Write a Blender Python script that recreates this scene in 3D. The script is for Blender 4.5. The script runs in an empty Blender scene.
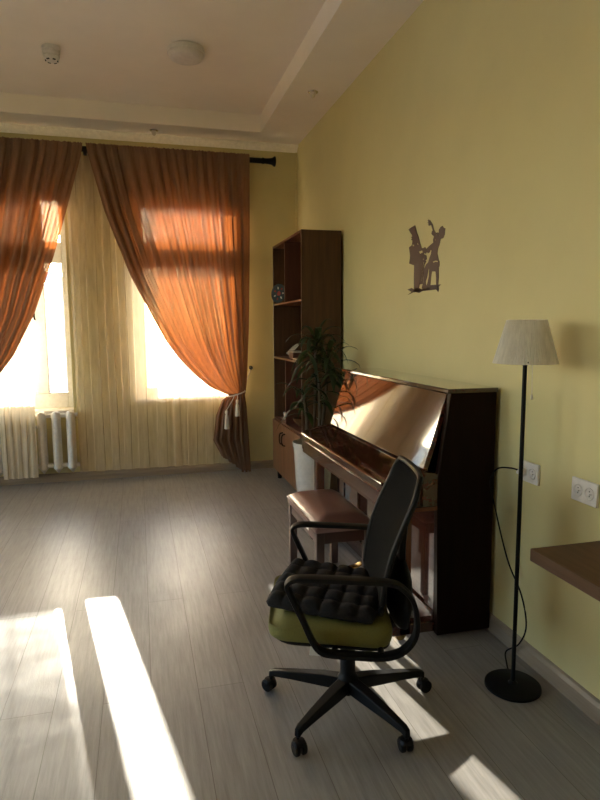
import bpy, bmesh, math, random
from mathutils import Vector, Matrix
PI = math.pi
random.seed(7)
S = bpy.context.scene
COL = S.collection

# ------------------------------------------------------------------ camera
cam = bpy.data.cameras.new('camera')
cam.sensor_fit = 'VERTICAL'; cam.sensor_height = 24.0; cam.lens = 24.0*603.6/800
cam.clip_start = 0.02; cam.clip_end = 300
co = bpy.data.objects.new('camera', cam); COL.objects.link(co); S.camera = co
yaw, pitch, roll = 0.2598, 0.1186, 0.0056
cy, sy, cp, sp = math.cos(yaw), math.sin(yaw), math.cos(pitch), math.sin(pitch)
fwd = Vector((sy*cp, cy*cp, -sp)); rt = Vector((cy, -sy, 0)); dn = fwd.cross(rt)
r2 = rt*math.cos(roll)+dn*math.sin(roll); d2 = -rt*math.sin(roll)+dn*math.cos(roll)
m3 = Matrix((r2, -d2, -fwd)).transposed()
co.matrix_world = Matrix.Translation((0, 0, 1.5)) @ m3.to_4x4()

# ------------------------------------------------------------------ sky, sun, exposure
w = bpy.data.worlds.new('sky'); S.world = w; w.use_nodes = True
nt = w.node_tree; nt.nodes.clear()
sky = nt.nodes.new('ShaderNodeTexSky'); sky.sky_type = 'NISHITA'; sky.sun_disc = False
sky.sun_elevation = math.radians(15.5); sky.sun_rotation = math.radians(-10)
sky.air_density = 1.0; sky.dust_density = 1.5; sky.ozone_density = 1.0
bg = nt.nodes.new('ShaderNodeBackground'); bg.inputs['Strength'].default_value = 1.25
wo = nt.nodes.new('ShaderNodeOutputWorld')
nt.links.new(sky.outputs[0], bg.inputs[0]); nt.links.new(bg.outputs[0], wo.inputs[0])

sl = bpy.data.lights.new('sun', 'SUN'); sl.energy = 26.0; sl.angle = math.radians(0.55); sl.color = (1.0, 0.90, 0.76)
so = bpy.data.objects.new('sun', sl); COL.objects.link(so)
sd = Vector((0.175, -1.0, -0.281))                       # the way the sunlight travels
so.rotation_euler = sd.to_track_quat('-Z', 'Y').to_euler(); so.location = (-2, 12, 6)

vs = S.view_settings; vs.view_transform = 'Standard'; vs.look = 'None'; vs.gamma = 1.0; vs.use_curve_mapping = False
vs.exposure = 1.05
S.cycles.max_bounces = 12; S.cycles.diffuse_bounces = 6; S.cycles.transparent_max_bounces = 24
S.cycles.sample_clamp_indirect = 6.0

# ------------------------------------------------------------------ materials
class NM:
    def __init__(s, name):
        s.m = bpy.data.materials.new(name); s.m.use_nodes = True; s.t = s.m.node_tree; s.t.nodes.clear()
        s.out = s.n('OutputMaterial')
    def n(s, kind, **kw):
        nd = s.t.nodes.new('ShaderNode'+kind)
        for k, v in kw.items():
            if k in nd.inputs: nd.inputs[k].default_value = v
            else: setattr(nd, k, v)
        return nd
    def l(s, a, b): s.t.links.new(a, b)
    def ramp(s, src, stops):
        r = s.n('ValToRGB'); e = r.color_ramp.elements
        while len(e) < len(stops): e.new(0.5)
        for k, (p, c) in enumerate(stops): e[k].position = p; e[k].color = (*c, 1)
        s.l(src, r.inputs[0]); return r.outputs[0]
    def coord(s, scale=(1, 1, 1), rot=(0, 0, 0), loc=(0, 0, 0)):
        tc = s.n('TexCoord'); mp = s.n('Mapping')
        mp.inputs['Scale'].default_value = scale; mp.inputs['Rotation'].default_value = rot; mp.inputs['Location'].default_value = loc
        s.l(tc.outputs['Object'], mp.inputs[0]); return mp.outputs[0]
    def noise(s, vec, scale=5, detail=4, rough=0.6):
        nz = s.n('TexNoise'); nz.inputs['Scale'].default_value = scale; nz.inputs['Detail'].default_value = detail
        nz.inputs['Roughness'].default_value = rough; s.l(vec, nz.inputs['Vector']); return nz.outputs['Fac']
    def bump(s, h, strength=0.2, dist=0.01):
        b = s.n('Bump'); b.inputs['Strength'].default_value = strength; b.inputs['Distance'].default_value = dist
        s.l(h, b.inputs['Height']); return b.outputs[0]

def plain(name, c, rough=0.5, metal=0.0, coat=0.0, var=0.08, nscale=30, bump=0.0, spec=0.5):
    k = NM(name); p = k.n('BsdfPrincipled')
    v = k.coord(); f = k.noise(v, nscale, 4)
    lo = tuple(max(0, x*(1-var)) for x in c); hi = tuple(min(1, x*(1+var)) for x in c)
    k.l(k.ramp(f, [(0.3, lo), (0.7, hi)]), p.inputs['Base Color'])
    p.inputs['Roughness'].default_value = rough; p.inputs['Metallic'].default_value = metal
    p.inputs['Coat Weight'].default_value = coat; p.inputs['Coat Roughness'].default_value = 0.03
    p.inputs['Specular IOR Level'].default_value = spec
    if bump: k.l(k.bump(f, bump, 0.003), p.inputs['Normal'])
    k.l(p.outputs[0], k.out.inputs[0]); return k.m

def wood(name, c1, c2, rough=0.4, coat=0.0, axis='z', scale=1.0, bump=0.05, spec=0.5):
    k = NM(name); p = k.n('BsdfPrincipled')
    sc = {'z': (14, 14, 0.9), 'y': (14, 0.9, 14), 'x': (0.9, 14, 14)}[axis]
    v = k.coord(tuple(a*scale for a in sc)); f = k.noise(v, 2.0, 6, 0.65)
    k.l(k.ramp(f, [(0.32, c1), (0.68, c2)]), p.inputs['Base Color'])
    p.inputs['Specular IOR Level'].default_value = spec; p.inputs['Roughness'].default_value = rough; p.inputs['Coat Weight'].default_value = coat; p.inputs['Coat Roughness'].default_value = 0.04
    if bump: k.l(k.bump(f, bump, 0.002), p.inputs['Normal'])
    k.l(p.outputs[0], k.out.inputs[0]); return k.m

def wallmat(name, c):
    k = NM(name); p = k.n('BsdfPrincipled'); v = k.coord()
    f = k.noise(v, 2.2, 5); g = k.noise(v, 160, 3)
    k.l(k.ramp(f, [(0.3, tuple(x*0.96 for x in c)), (0.7, tuple(x*1.03 for x in c))]), p.inputs['Base Color'])
    p.inputs['Roughness'].default_value = 0.55; p.inputs['Specular IOR Level'].default_value = 0.25
    k.l(k.bump(g, 0.06, 0.002), p.inputs['Normal'])
    k.l(p.outputs[0], k.out.inputs[0]); return k.m

def floormat():
    k = NM('floor_vinyl'); p = k.n('BsdfPrincipled')
    tc = k.n('TexCoord')
    mp = k.n('Mapping'); mp.inputs['Rotation'].default_value = (0, 0, PI/2); k.l(tc.outputs['Object'], mp.inputs[0])
    br = k.n('TexBrick'); k.l(mp.outputs[0], br.inputs['Vector'])
    br.offset = 0.37; br.offset_frequency = 2; br.squash = 1.0
    br.inputs['Color1'].default_value = (0, 0, 0, 1); br.inputs['Color2'].default_value = (1, 1, 1, 1); br.inputs['Mortar'].default_value = (0.5, 0.5, 0.5, 1)
    br.inputs['Scale'].default_value = 1.0; br.inputs['Mortar Size'].default_value = 0.0016; br.inputs['Mortar Smooth'].default_value = 0.3
    br.inputs['Brick Width'].default_value = 2.4; br.inputs['Row Height'].default_value = 0.19; br.inputs['Bias'].default_value = 0.0
    v = k.coord((22, 1.3, 1)); grain = k.noise(v, 2.5, 7, 0.7)
    v2 = k.coord((60, 5, 1)); fine = k.noise(v2, 3, 3, 0.6)
    c = k.ramp(grain, [(0.28, (0.20, 0.192, 0.182)), (0.5, (0.27, 0.259, 0.247)), (0.74, (0.34, 0.328, 0.314))])
    hue = k.ramp(br.outputs['Color'], [(0.0, (0.94, 0.935, 0.93)), (1.0, (1.03, 1.02, 1.0))])
    mx = k.n('MixRGB', blend_type='MULTIPLY'); mx.inputs[0].default_value = 1.0; k.l(c, mx.inputs[1]); k.l(hue, mx.inputs[2])
    mo = k.n('MixRGB', blend_type='MIX'); k.l(br.outputs['Fac'], mo.inputs[0]); k.l(mx.outputs[0], mo.inputs[1]); mo.inputs[2].default_value = (0.13, 0.115, 0.10, 1)
    k.l(mo.outputs[0], p.inputs['Base Color'])
    rr = k.n('MapRange'); k.l(fine, rr.inputs[0]); rr.inputs['To Min'].default_value = 0.30; rr.inputs['To Max'].default_value = 0.44; p.inputs['Specular IOR Level'].default_value = 0.45
    k.l(rr.outputs[0], p.inputs['Roughness'])
    # gentle buckles of the sheet, embossed grain and the plank joints
    v3 = k.coord((1.0, 1.7, 1)); bk = k.noise(v3, 1.6, 2, 0.4)
    v4 = k.coord((90, 14, 1)); em = k.noise(v4, 3, 3, 0.6)
    b1 = k.n('Bump'); b1.inputs['Strength'].default_value = 0.35; b1.inputs['Distance'].default_value = 0.03; k.l(bk, b1.inputs['Height'])
    b2 = k.n('Bump'); b2.inputs['Strength'].default_value = 0.2; b2.inputs['Distance'].default_value = 0.003; k.l(em, b2.inputs['Height']); k.l(b1.outputs[0], b2.inputs['Normal'])
    b3 = k.n('Bump', invert=True); b3.inputs['Strength'].default_value = 0.4; b3.inputs['Distance'].default_value = 0.002; k.l(br.outputs['Fac'], b3.inputs['Height']); k.l(b2.outputs[0], b3.inputs['Normal'])
    k.l(b3.outputs[0], p.inputs['Normal'])
    k.l(p.outputs[0], k.out.inputs[0]); return k.m

def cloth(name, cd, ct, tfac, hole, weave=500):
    k = NM(name); d = k.n('BsdfDiffuse'); t = k.n('BsdfTranslucent'); tr = k.n('BsdfTransparent')
    v = k.coord((1, 1, 0.12)); f = k.noise(v, 45, 4)
    k.l(k.ramp(f, [(0.3, tuple(x*0.88 for x in cd)), (0.7, tuple(min(1, x*1.1) for x in cd))]), d.inputs[0])
    k.l(k.ramp(f, [(0.3, tuple(x*0.85 for x in ct)), (0.7, tuple(min(1, x*1.1) for x in ct))]), t.inputs[0])
    m1 = k.n('MixShader'); m1.inputs[0].default_value = tfac; k.l(d.outputs[0], m1.inputs[1]); k.l(t.outputs[0], m1.inputs[2])
    m2 = k.n('MixShader'); m2.inputs[0].default_value = hole; k.l(m1.outputs[0], m2.inputs[1]); k.l(tr.outputs[0], m2.inputs[2])
    k.l(m2.outputs[0], k.out.inputs[0]); return k.m

def glassmat():
    k = NM('window_glass'); t = k.n('BsdfTransparent'); g = k.n('BsdfGlossy'); g.inputs['Roughness'].default_value = 0.0
    v = k.coord(); f = k.noise(v, 3, 2)
    k.l(k.ramp(f, [(0.3, (0.90, 0.92, 0.91)), (0.7, (0.93, 0.94, 0.94))]), t.inputs[0])
    fr = k.n('Fresnel'); fr.inputs[0].default_value = 1.35
    m = k.n('MixShader'); k.l(fr.outputs[0], m.inputs[0]); k.l(t.outputs[0], m.inputs[1]); k.l(g.outputs[0], m.inputs[2])
    k.l(m.outputs[0], k.out.inputs[0]); return k.m

def leafmat():
    k = NM('leaf'); p = k.n('BsdfPrincipled'); v = k.coord(); f = k.noise(v, 12, 4)
    k.l(k.ramp(f, [(0.3, (0.008, 0.018, 0.007)), (0.7, (0.022, 0.045, 0.014))]), p.inputs['Base Color'])
    p.inputs['Roughness'].default_value = 0.35
    t = k.n('BsdfTranslucent'); t.inputs[0].default_value = (0.05, 0.10, 0.01, 1)
    m = k.n('MixShader'); m.inputs[0].default_value = 0.2; k.l(p.outputs[0], m.inputs[1]); k.l(t.outputs[0], m.inputs[2])
    k.l(m.outputs[0], k.out.inputs[0]); return k.m

M = dict(
    wall=wallmat('yellow_wall_paint', (0.60, 0.53, 0.275)),
    ceil=wallmat('ceiling_paint', (0.86, 0.78, 0.70)),
    white=plain('white_paint', (0.74, 0.69, 0.61), 0.4),
    cornice=plain('lit_cornice_paint', (0.90, 0.86, 0.78), 0.5),  # bounced light on the cornice is put into this whiter colour
    sash=plain('grey_window_paint', (0.62, 0.62, 0.63), 0.4),
    floor=floormat(),
    base=wood('baseboard_wood', (0.23, 0.175, 0.125), (0.34, 0.27, 0.20), 0.4, axis='y'),
    basex=wood('baseboard_wood_back', (0.23, 0.175, 0.125), (0.34, 0.27, 0.20), 0.4, axis='x'),
    drape=cloth('drape_fabric', (0.185, 0.120, 0.082), (0.72, 0.205, 0.048), 0.10, 0.006),
    sheer=cloth('sheer_fabric', (0.86, 0.70, 0.51), (0.84, 0.69, 0.50), 0.50, 0.50),
    sheerd=cloth('dense_sheer_fabric', (0.70, 0.62, 0.48), (0.80, 0.70, 0.52), 0.33, 0.035),
    glass=glassmat(),
    black=plain('black_metal', (0.004, 0.004, 0.0045), 0.5, spec=0.18),
    blackmatte=plain('black_plastic', (0.004, 0.004, 0.0045), 0.5, spec=0.18),
    mesh=plain('black_mesh_fabric', (0.004, 0.004, 0.0042), 0.95, bump=0.3, nscale=300, spec=0.06),
    pillow=plain('charcoal_cotton', (0.018, 0.017, 0.018), 0.95, spec=0.2, var=0.2, nscale=120, bump=0.15),
    lime=plain('olive_green_fabric', (0.15, 0.145, 0.036), 0.85, nscale=150, bump=0.1),
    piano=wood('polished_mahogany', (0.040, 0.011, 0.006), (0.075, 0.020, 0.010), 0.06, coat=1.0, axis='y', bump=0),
    pianoz=wood('shaded_mahogany_side', (0.006, 0.0022, 0.0016), (0.011, 0.004, 0.0024), 0.4, coat=0.0, spec=0.08, axis='z', bump=0),  # darkened mahogany: the shade on the side panels is put into the colour
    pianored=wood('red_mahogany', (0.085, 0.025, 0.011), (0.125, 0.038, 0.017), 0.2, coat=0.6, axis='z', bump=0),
    brass=plain('brass', (0.62, 0.40, 0.14), 0.25, metal=1.0),
    chrome=plain('chrome', (0.75, 0.73, 0.70), 0.12, metal=1.0),
    leather=plain('maroon_leather', (0.15, 0.070, 0.056), 0.36, bump=0.12, nscale=220),
    benchwood=wood('bench_wood', (0.028, 0.011, 0.009), (0.045, 0.016, 0.012), 0.3, coat=0.5, axis='z', bump=0),
    walnut=wood('walnut_veneer', (0.055, 0.026, 0.012), (0.10, 0.049, 0.023), 0.5, spec=0.3, axis='z'),
    walnutin=wood('walnut_veneer_red', (0.075, 0.026, 0.016), (0.115, 0.042, 0.025), 0.45, axis='z'),
    oakdoor=wood('door_veneer', (0.11, 0.046, 0.020), (0.20, 0.090, 0.040), 0.4, axis='z'),
    desk=wood('desk_veneer', (0.075, 0.036, 0.017), (0.115, 0.058, 0.029), 0.55, spec=0.25, axis='y'),
    shade=cloth('lampshade_paper', (0.88, 0.85, 0.80), (0.88, 0.84, 0.76), 0.42, 0.0),
    cord=plain('cream_cord', (0.66, 0.60, 0.50), 0.8),
    ceramic=plain('white_ceramic', (0.66, 0.61, 0.55), 0.2),
    outlet=plain('white_plastic', (0.72, 0.68, 0.64), 0.35),
    dark=plain('dark_hole', (0.02, 0.02, 0.02), 0.6),
    bark=plain('bark', (0.06, 0.045, 0.03), 0.8, var=0.3),
    soil=plain('soil', (0.03, 0.02, 0.013), 0.95, var=0.4),
    leaf=leafmat(),
    decal=plain('brown_decal', (0.10, 0.060, 0.045), 0.5),
    tealp=plain('dark_teal_glaze', (0.010, 0.020, 0.023), 0.5, spec=0.25),
    redp=plain('red_glaze', (0.22, 0.03, 0.02), 0.25),
    creamp=plain('cream_glaze', (0.45, 0.42, 0.36), 0.25),
    frost=plain('frosted_glass', (0.62, 0.55, 0.45), 0.3),
    diff=plain('opal_diffuser', (0.66, 0.60, 0.56), 0.35),
    ground=plain('snowy_ground', (0.62, 0.63, 0.65), 0.9, nscale=0.4),
    facade=plain('pale_plaster', (0.60, 0.58, 0.54), 0.9, nscale=2),
    roofm=plain('grey_roofing', (0.30, 0.30, 0.31), 0.9, nscale=2),
    tag=plain('label_paper', (0.7, 0.68, 0.64), 0.6),
)

# ------------------------------------------------------------------ mesh helpers
def box(bm, x0, x1, y0, y1, z0, z1, mat=None):
    vs_ = [bm.verts.new(p) for p in ((x0,y0,z0),(x1,y0,z0),(x1,y1,z0),(x0,y1,z0),(x0,y0,z1),(x1,y0,z1),(x1,y1,z1),(x0,y1,z1))]
    for f in ((0,3,2,1),(4,5,6,7),(0,1,5,4),(1,2,6,5),(2,3,7,6),(3,0,4,7)):
        bm.faces.new([vs_[i] for i in f])
    if mat is not None: bmesh.ops.transform(bm, matrix=mat, verts=vs_)
    return vs_
def B(*a, **k):
    bm = bmesh.new(); box(bm, *a, **k); return bm
def frame_of(d):
    d = d.normalized(); u = Vector((0, 0, 1)) if abs(d.z) < 0.95 else Vector((1, 0, 0))
    a = d.cross(u).normalized(); b = a.cross(d).normalized(); return a, b
def tube(bm, pts, r, n=10, cap=True, flat=None):
    """round (or, with flat=(half width, half thickness, width direction), flat) bar along pts"""
    pts = [Vector(p) for p in pts]; rings = []
    for i, p in enumerate(pts):
        d = (pts[min(i+1, len(pts)-1)]-pts[max(i-1, 0)])
        rr = r[i] if isinstance(r, (list, tuple)) else r
        if flat:
            wv = Vector(flat[2]).normalized(); wv = (wv-d.normalized()*wv.dot(d.normalized())).normalized(); tv = d.normalized().cross(wv)
            ring = [bm.verts.new(p+wv*flat[0]*math.copysign(abs(math.cos(a))**0.45, math.cos(a))+tv*flat[1]*math.copysign(abs(math.sin(a))**0.45, math.sin(a))) for a in [2*PI*k/n for k in range(n)]]
        else:
            a, b = frame_of(d)
            if rings and i:
                pass
            ring = [bm.verts.new(p+a*rr*math.cos(2*PI*k/n)+b*rr*math.sin(2*PI*k/n)) for k in range(n)]
        rings.append(ring)
    for i in range(len(rings)-1):
        A, C = rings[i], rings[i+1]
        for k in range(n): bm.faces.new((A[k], A[(k+1) % n], C[(k+1) % n], C[k]))
    if cap:
        bm.faces.new(rings[0][::-1]); bm.faces.new(rings[-1])
    return rings
def T(*a, **k):
    bm = bmesh.new(); tube(bm, *a, **k); return bm
def lathe(bm, prof, c=(0, 0, 0), n=32, axis='z', mat=None):
    vs_all = []; rings = []
    for r, z in prof:
        if r < 1e-6:
            v = bm.verts.new((0, 0, z)); rings.append([v]); vs_all.append(v)
        else:
            ring = [bm.verts.new((r*math.cos(2*PI*k/n), r*math.sin(2*PI*k/n), z)) for k in range(n)]
            rings.append(ring); vs_all += ring
    for A, C in zip(rings, rings[1:]):
        for k in range(n):
            a1, a2 = A[k % len(A)], A[(k+1) % len(A)]; c1, c2 = C[k % len(C)], C[(k+1) % len(C)]
            f = []
            for q in (a1, a2, c2, c1):
                if q not in f: f.append(q)
            if len(f) > 2:
                try: bm.faces.new(f)
                except ValueError: pass
    mt = Matrix.Translation(c)
    if axis == 'x': mt = mt @ Matrix.Rotation(PI/2, 4, 'Y')
    if axis == '-x': mt = mt @ Matrix.Rotation(-PI/2, 4, 'Y')
    if axis == 'y': mt = mt @ Matrix.Rotation(-PI/2, 4, 'X')
    if mat is not None: mt = mat
    bmesh.ops.transform(bm, matrix=mt, verts=vs_all)
def L(*a, **k):
    bm = bmesh.new(); lathe(bm, *a, **k); return bm
def spline(pts, n=8):
    pts = [Vector(p) for p in pts]; out = []
    P = [pts[0]*2-pts[1]]+pts+[pts[-1]*2-pts[-2]]
    for i in range(1, len(P)-2):
        for k in range(n):
            t = k/n; a, b, c, d = P[i-1], P[i], P[i+1], P[i+2]
            out.append(0.5*((2*b)+(c-a)*t+(2*a-5*b+4*c-d)*t*t+(3*b-a-3*c+d)*t**3))
    out.append(pts[-1]); return out
def interp(tab, z):
    """tab: (x, z) pairs with falling z"""
    if z >= tab[0][1]: return tab[0][0]
    for (x0, z0), (x1, z1) in zip(tab, tab[1:]):
        if z >= z1: return x0+(x1-x0)*(z0-z)/(z0-z1)
    return tab[-1][0]
def origin(p):
    v = Vector((0, 0, 0))
    while p is not None: v += p.location; p = p.parent
    return v
def obj(name, bm, m, parent=None, bevel=0, smooth=False, local=False, solid=0, sub=0, seg=2):
    if parent is not None and not local:
        bmesh.ops.translate(bm, vec=-origin(parent), verts=bm.verts)
    bmesh.ops.recalc_face_normals(bm, faces=bm.faces)
    me = bpy.data.meshes.new(name); bm.to_mesh(me); bm.free()
    o = bpy.data.objects.new(name, me); COL.objects.link(o); o.parent = parent
    me.materials.append(m)
    if smooth:
        for p in me.polygons: p.use_smooth = True
        if smooth != 'all': me.set_sharp_from_angle(angle=math.radians(38))
    if solid:
        md = o.modifiers.new('solid', 'SOLIDIFY'); md.thickness = solid; md.offset = 0
    if bevel:
        md = o.modifiers.new('bevel', 'BEVEL'); md.width = bevel; md.segments = seg; md.limit_method = 'ANGLE'; md.angle_limit = math.radians(40)
        for p in me.polygons: p.use_smooth = True
        me.set_sharp_from_angle(angle=math.radians(38))
    if sub:
        md = o.modifiers.new('sub', 'SUBSURF'); md.levels = sub; md.render_levels = sub
    return o
def thing(name, label, cat, loc=(0, 0, 0), rz=0.0, group=None):
    o = bpy.data.objects.new(name, None); COL.objects.link(o); o.location = loc; o.rotation_euler = (0, 0, rz)
    o.empty_display_size = 0.1
    o['label'] = label; o['category'] = cat
    if group: o['group'] = group
    return o
def tag(o, label, cat, group=None):
    o['label'] = label; o['category'] = cat
    if group: o['group'] = group
    return o
def struct(name, bm, m, parent=None, **k):
    o = obj(name, bm, m, parent, **k)
    if parent is None: o['kind'] = 'structure'
    return o
def dup(root, loc, label=None):
    r = root.copy(); COL.objects.link(r); r.location = loc
    if label: r['label'] = label
    for ch in list(root.children):
        c = ch.copy(); COL.objects.link(c); c.parent = r
        for g in list(ch.children):
            d = g.copy(); COL.objects.link(d); d.parent = c
    return r
def rbox(x0, x1, y0, y1, z0, z1, r, n=5):
    """box with rounded vertical corners"""
    bm = bmesh.new(); ring = []
    for cx, cy_, a0 in ((x1-r, y1-r, 0), (x0+r, y1-r, PI/2), (x0+r, y0+r, PI), (x1-r, y0+r, 1.5*PI)):
        for k in range(n+1):
            a = a0+PI/2*k/n; ring.append((cx+r*math.cos(a), cy_+r*math.sin(a)))
    lo = [bm.verts.new((x, y, z0)) for x, y in ring]; hi = [bm.verts.new((x, y, z1)) for x, y in ring]
    bm.faces.new(lo[::-1]); bm.faces.new(hi); N = len(ring)
    for k in range(N): bm.faces.new((lo[k], lo[(k+1) % N], hi[(k+1) % N], hi[k]))
    return bm
def prism(pts, a0, a1, axis):
    """polygon extruded along an axis: pts are the two other coordinates in x, y, z order"""
    def P(u, v, a): return (a, u, v) if axis == 'x' else ((u, a, v) if axis == 'y' else (u, v, a))
    bm = bmesh.new(); A = [bm.verts.new(P(u, v, a0)) for u, v in pts]; C = [bm.verts.new(P(u, v, a1)) for u, v in pts]
    bm.faces.new(A); bm.faces.new(C[::-1]); N = len(pts)
    for k in range(N): bm.faces.new((A[k], C[k], C[(k+1) % N], A[(k+1) % N]))
    return bm

# ================================================================== THE ROOM
W, D, HC, HU = 1.65, 6.28, 3.36, 3.52
XL, YB = -4.9, -5.0
struct('floor', B(XL-0.1, W+0.1, YB-0.1, D, -0.1, 0), M['floor'])
struct('wall_right', B(W, W+0.12, YB-0.12, D+0.45, 0, HU+0.1), M['wall'])
WL = ((0.6, 2.0), (3.6, 5.2)); ZS, ZT = 0.80, 2.815           # unseen left wall openings, added to brighten the room
bm = bmesh.new(); ys = [YB-0.12]+[q for p in WL for q in p]+[D+0.45]
for k in range(0, len(ys), 2): box(bm, XL-0.3, XL, ys[k], ys[k+1], 0, HU+0.1)
for a, b in WL: box(bm, XL-0.3, XL, a, b, 0, ZS); box(bm, XL-0.3, XL, a, b, ZT, HU+0.1)
struct('wall_left', bm, M['wall'])
struct('wall_front', B(XL, W, YB-0.12, YB, 0, HU+0.1), M['wall'])
# back wall with two window openings, plus an unseen one added for daylight
WC = (-3.45, -2.42); WA = (-1.72, -0.64); WB = (-0.05, 0.99)
bm = bmesh.new()
for x0, x1 in ((XL, WC[0]), (WC[1], WA[0]), (WA[1], WB[0]), (WB[1], W)): box(bm, x0, x1, D, D+0.34, 0, HU+0.1)
for x0, x1 in (WC, WA, WB):
    box(bm, x0, x1, D, D+0.34, 0, (0.715 if x0 == WA[0] else ZS)-0.03); box(bm, x0, x1, D, D+0.34, ZT, HU+0.1)
for x0, x1 in ((XL, WC[0]+0.06), (WC[1]-0.03, WA[0]+0.06), (WA[1]-0.03, WB[0]+0.13), (WB[1]-0.06, W)): box(bm, x0, x1, D+0.34, D+0.46, 0, HU+0.1)
for x0, x1 in ((WC[0]+0.06, WC[1]-0.03), (WA[0]+0.06, WA[1]-0.03), (WB[0]+0.13, WB[1]-0.06)):
    box(bm, x0, x1, D+0.34, D+0.46, 0, ZS); box(bm, x0, x1, D+0.34, D+0.46, 2.83, HU+0.1)
struct('wall_back', bm, M['wall'])
# stepped ceiling: lower rim, raised field
bm = bmesh.new()
box(bm, XL, W, 5.92, D, HC, HU+0.2); box(bm, 1.20, W, YB, 5.92, HC, HU+0.2)
box(bm, XL, -2.85, YB, 5.92, HC, HU+0.2); box(bm, -2.85, 1.20, YB, YB+0.4, HC, HU+0.2)
box(bm, -2.85, 1.20, YB+0.4, 5.92, HU, HU+0.2)
struct('ceiling', bm, M['ceil'])
# cornice on the back wall and corner bead
pr = [(D, HC), (D-0.065, HC), (D-0.065, HC-0.012), (D-0.045, HC-0.022), (D-0.022, HC-0.045), (D-0.012, HC-0.062), (D, HC-0.066)]
struct('trim_1', prism(pr, XL, W, 'x'), M['cornice'], smooth=True)
struct('trim_2', B(W-0.022, W, D-0.022, D, 0.09, HC-0.066), M['wall'], bevel=0.006)
bpz = [(0, 0), (0.018, 0), (0.018, 0.062), (0.010, 0.078), (0.0, 0.085)]
struct('baseboard_right', prism([(W-a, z) for a, z in bpz], YB, D, 'y'), M['base'])
struct('baseboard_back', prism([(D-a, z) for a, z in bpz], XL, W-0.018, 'x'), M['basex'])
struct('baseboard_left', prism([(XL+a, z) for a, z in bpz], YB, D-0.02, 'y'), M['base'])

def window(idx, x0, x1, bars, transoms, zs0=ZS, bot=0.065):
    y0, y1 = D+0.19, D+0.26
    r = bpy.data.objects.new('window_%d' % idx, None); COL.objects.link(r); r.location = ((x0+x1)/2, D+0.2, zs0); r['kind'] = 'structure'
    bm = bmesh.new(); fw = 0.065
    box(bm, x0, x0+fw, y0, y1, zs0, ZT); box(bm, x1-fw, x1, y0, y1, zs0, ZT)
    box(bm, x0+fw, x1-fw, y0, y1, zs0, zs0+bot); box(bm, x0+fw, x1-fw, y0, y1, ZT-fw, ZT)
    obj('window_frame', bm, M['sash'], r, bevel=0.004)
    for a, b in bars: obj('mullion', B(a, b, y0-0.012, y1, zs0+bot, ZT-fw), M['sash'], r, bevel=0.004)
    xs = [x0+fw]+[q for b in bars for q in b]+[x1-fw]
    for a, b in transoms: obj('transom', B(x0+fw, x1-fw, y0-0.008, y1, a, b), M['sash'], r, bevel=0.004)
    zs = [zs0+bot]+[q for t in transoms for q in t]+[ZT-fw]
    for i in range(0, len(xs), 2):
        for j in range(0, len(zs), 2):
            sw = 0.028 if xs[i+1]-xs[i] > 0.3 else 0.006; f = bmesh.new(); a, b, c, d = xs[i], xs[i+1], zs[j], zs[j+1]
            box(f, a, a+sw, y0+0.01, y1-0.015, c, d); box(f, b-sw, b, y0+0.01, y1-0.015, c, d)
            box(f, a+sw, b-sw, y0+0.01, y1-0.015, c, c+sw); box(f, a+sw, b-sw, y0+0.01, y1-0.015, d-sw, d)
            s = obj('sash', f, M['sash'], r)
            obj('pane', B(a+sw, b-sw, y0+0.03, y0+0.034, c+sw, d-sw), M['glass'], s)
    obj('window_sill', B(x0, x1, D-0.035, y0, zs0-0.03, zs0), M['white'], r, bevel=0.006)
    return r
w1 = window(1, WA[0], WA[1], [(-0.985, -0.882)], [(2.155, 2.345)], 0.715, 0.15)
obj('window_handle', T([(-0.975, D+0.165, 1.60), (-0.975, D+0.13, 1.60), (-0.975, D+0.125, 1.70)], 0.010), M['black'], w1, smooth=True)
window(2, WB[0], WB[1], [], [(2.155, 2.345)])
window(3, WC[0], WC[1], [], [(2.155, 2.345)])  # unseen window, added to let more daylight into the room

# ------------------------------------------------------------------ outside
g = struct('ground', B(-60, 60, D+0.6, 120, -1.3, -1.2), M['ground'])
t = thing('apartment_building', 'pale low building seen outside through the left window', 'building', (-9, 34, -1.2))
obj('wall', B(-15, -3.9, 30, 38, -1.2, 3.8), M['facade'], t)
obj('roof', B(-15.3, -3.6, 29.7, 38.3, 3.8, 4.1), M['roofm'], t)
for k in range(4):
    for z in (-0.4, 1.9):
        obj('window', B(-13.6+2.3*k, -12.4+2.3*k, 29.97, 30.05, z, z+1.5), M['roofm'], t)

# ================================================================== CURTAINS
ZR = 3.155; YR = 6.13
rod = thing('curtain_rod', 'long black curtain rod above both windows', 'curtain rod', (0, YR, ZR))
obj('pole', T([(-2.05, YR, ZR), (1.255, YR, ZR)], 0.026, 16), M['black'], rod, smooth=True)
fin = [(0.026, 0), (0.030, 0.005), (0.030, 0.02), (0.026, 0.03), (0.028, 0.07), (0.034, 0.105), (0.048, 0.125), (0.050, 0.135), (0.046, 0.138), (0.0, 0.136)]
obj('finial', L([(0.0, 0.0)]+fin, (1.248, YR, ZR), 20, 'x'), M['black'], rod, smooth=True)
obj('finial', L([(0.0, 0.0)]+fin, (-2.045, YR, ZR), 20, '-x'), M['black'], rod, smooth=True)
for bx in (-0.418, 1.06):
    bm = bmesh.new(); box(bm, bx-0.013, bx+0.013, YR-0.012, D, ZR-0.045, ZR-0.027); box(bm, bx-0.017, bx+0.017, D-0.012, D, ZR-0.12, ZR+0.03)
    box(bm, bx-0.013, bx+0.013, YR-0.035, YR-0.027, ZR-0.045, ZR+0.0); box(bm, bx-0.013, bx+0.013, YR-0.035, YR-0.012, ZR-0.05, ZR-0.03)
    obj('bracket', bm, M['black'], rod)

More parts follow.
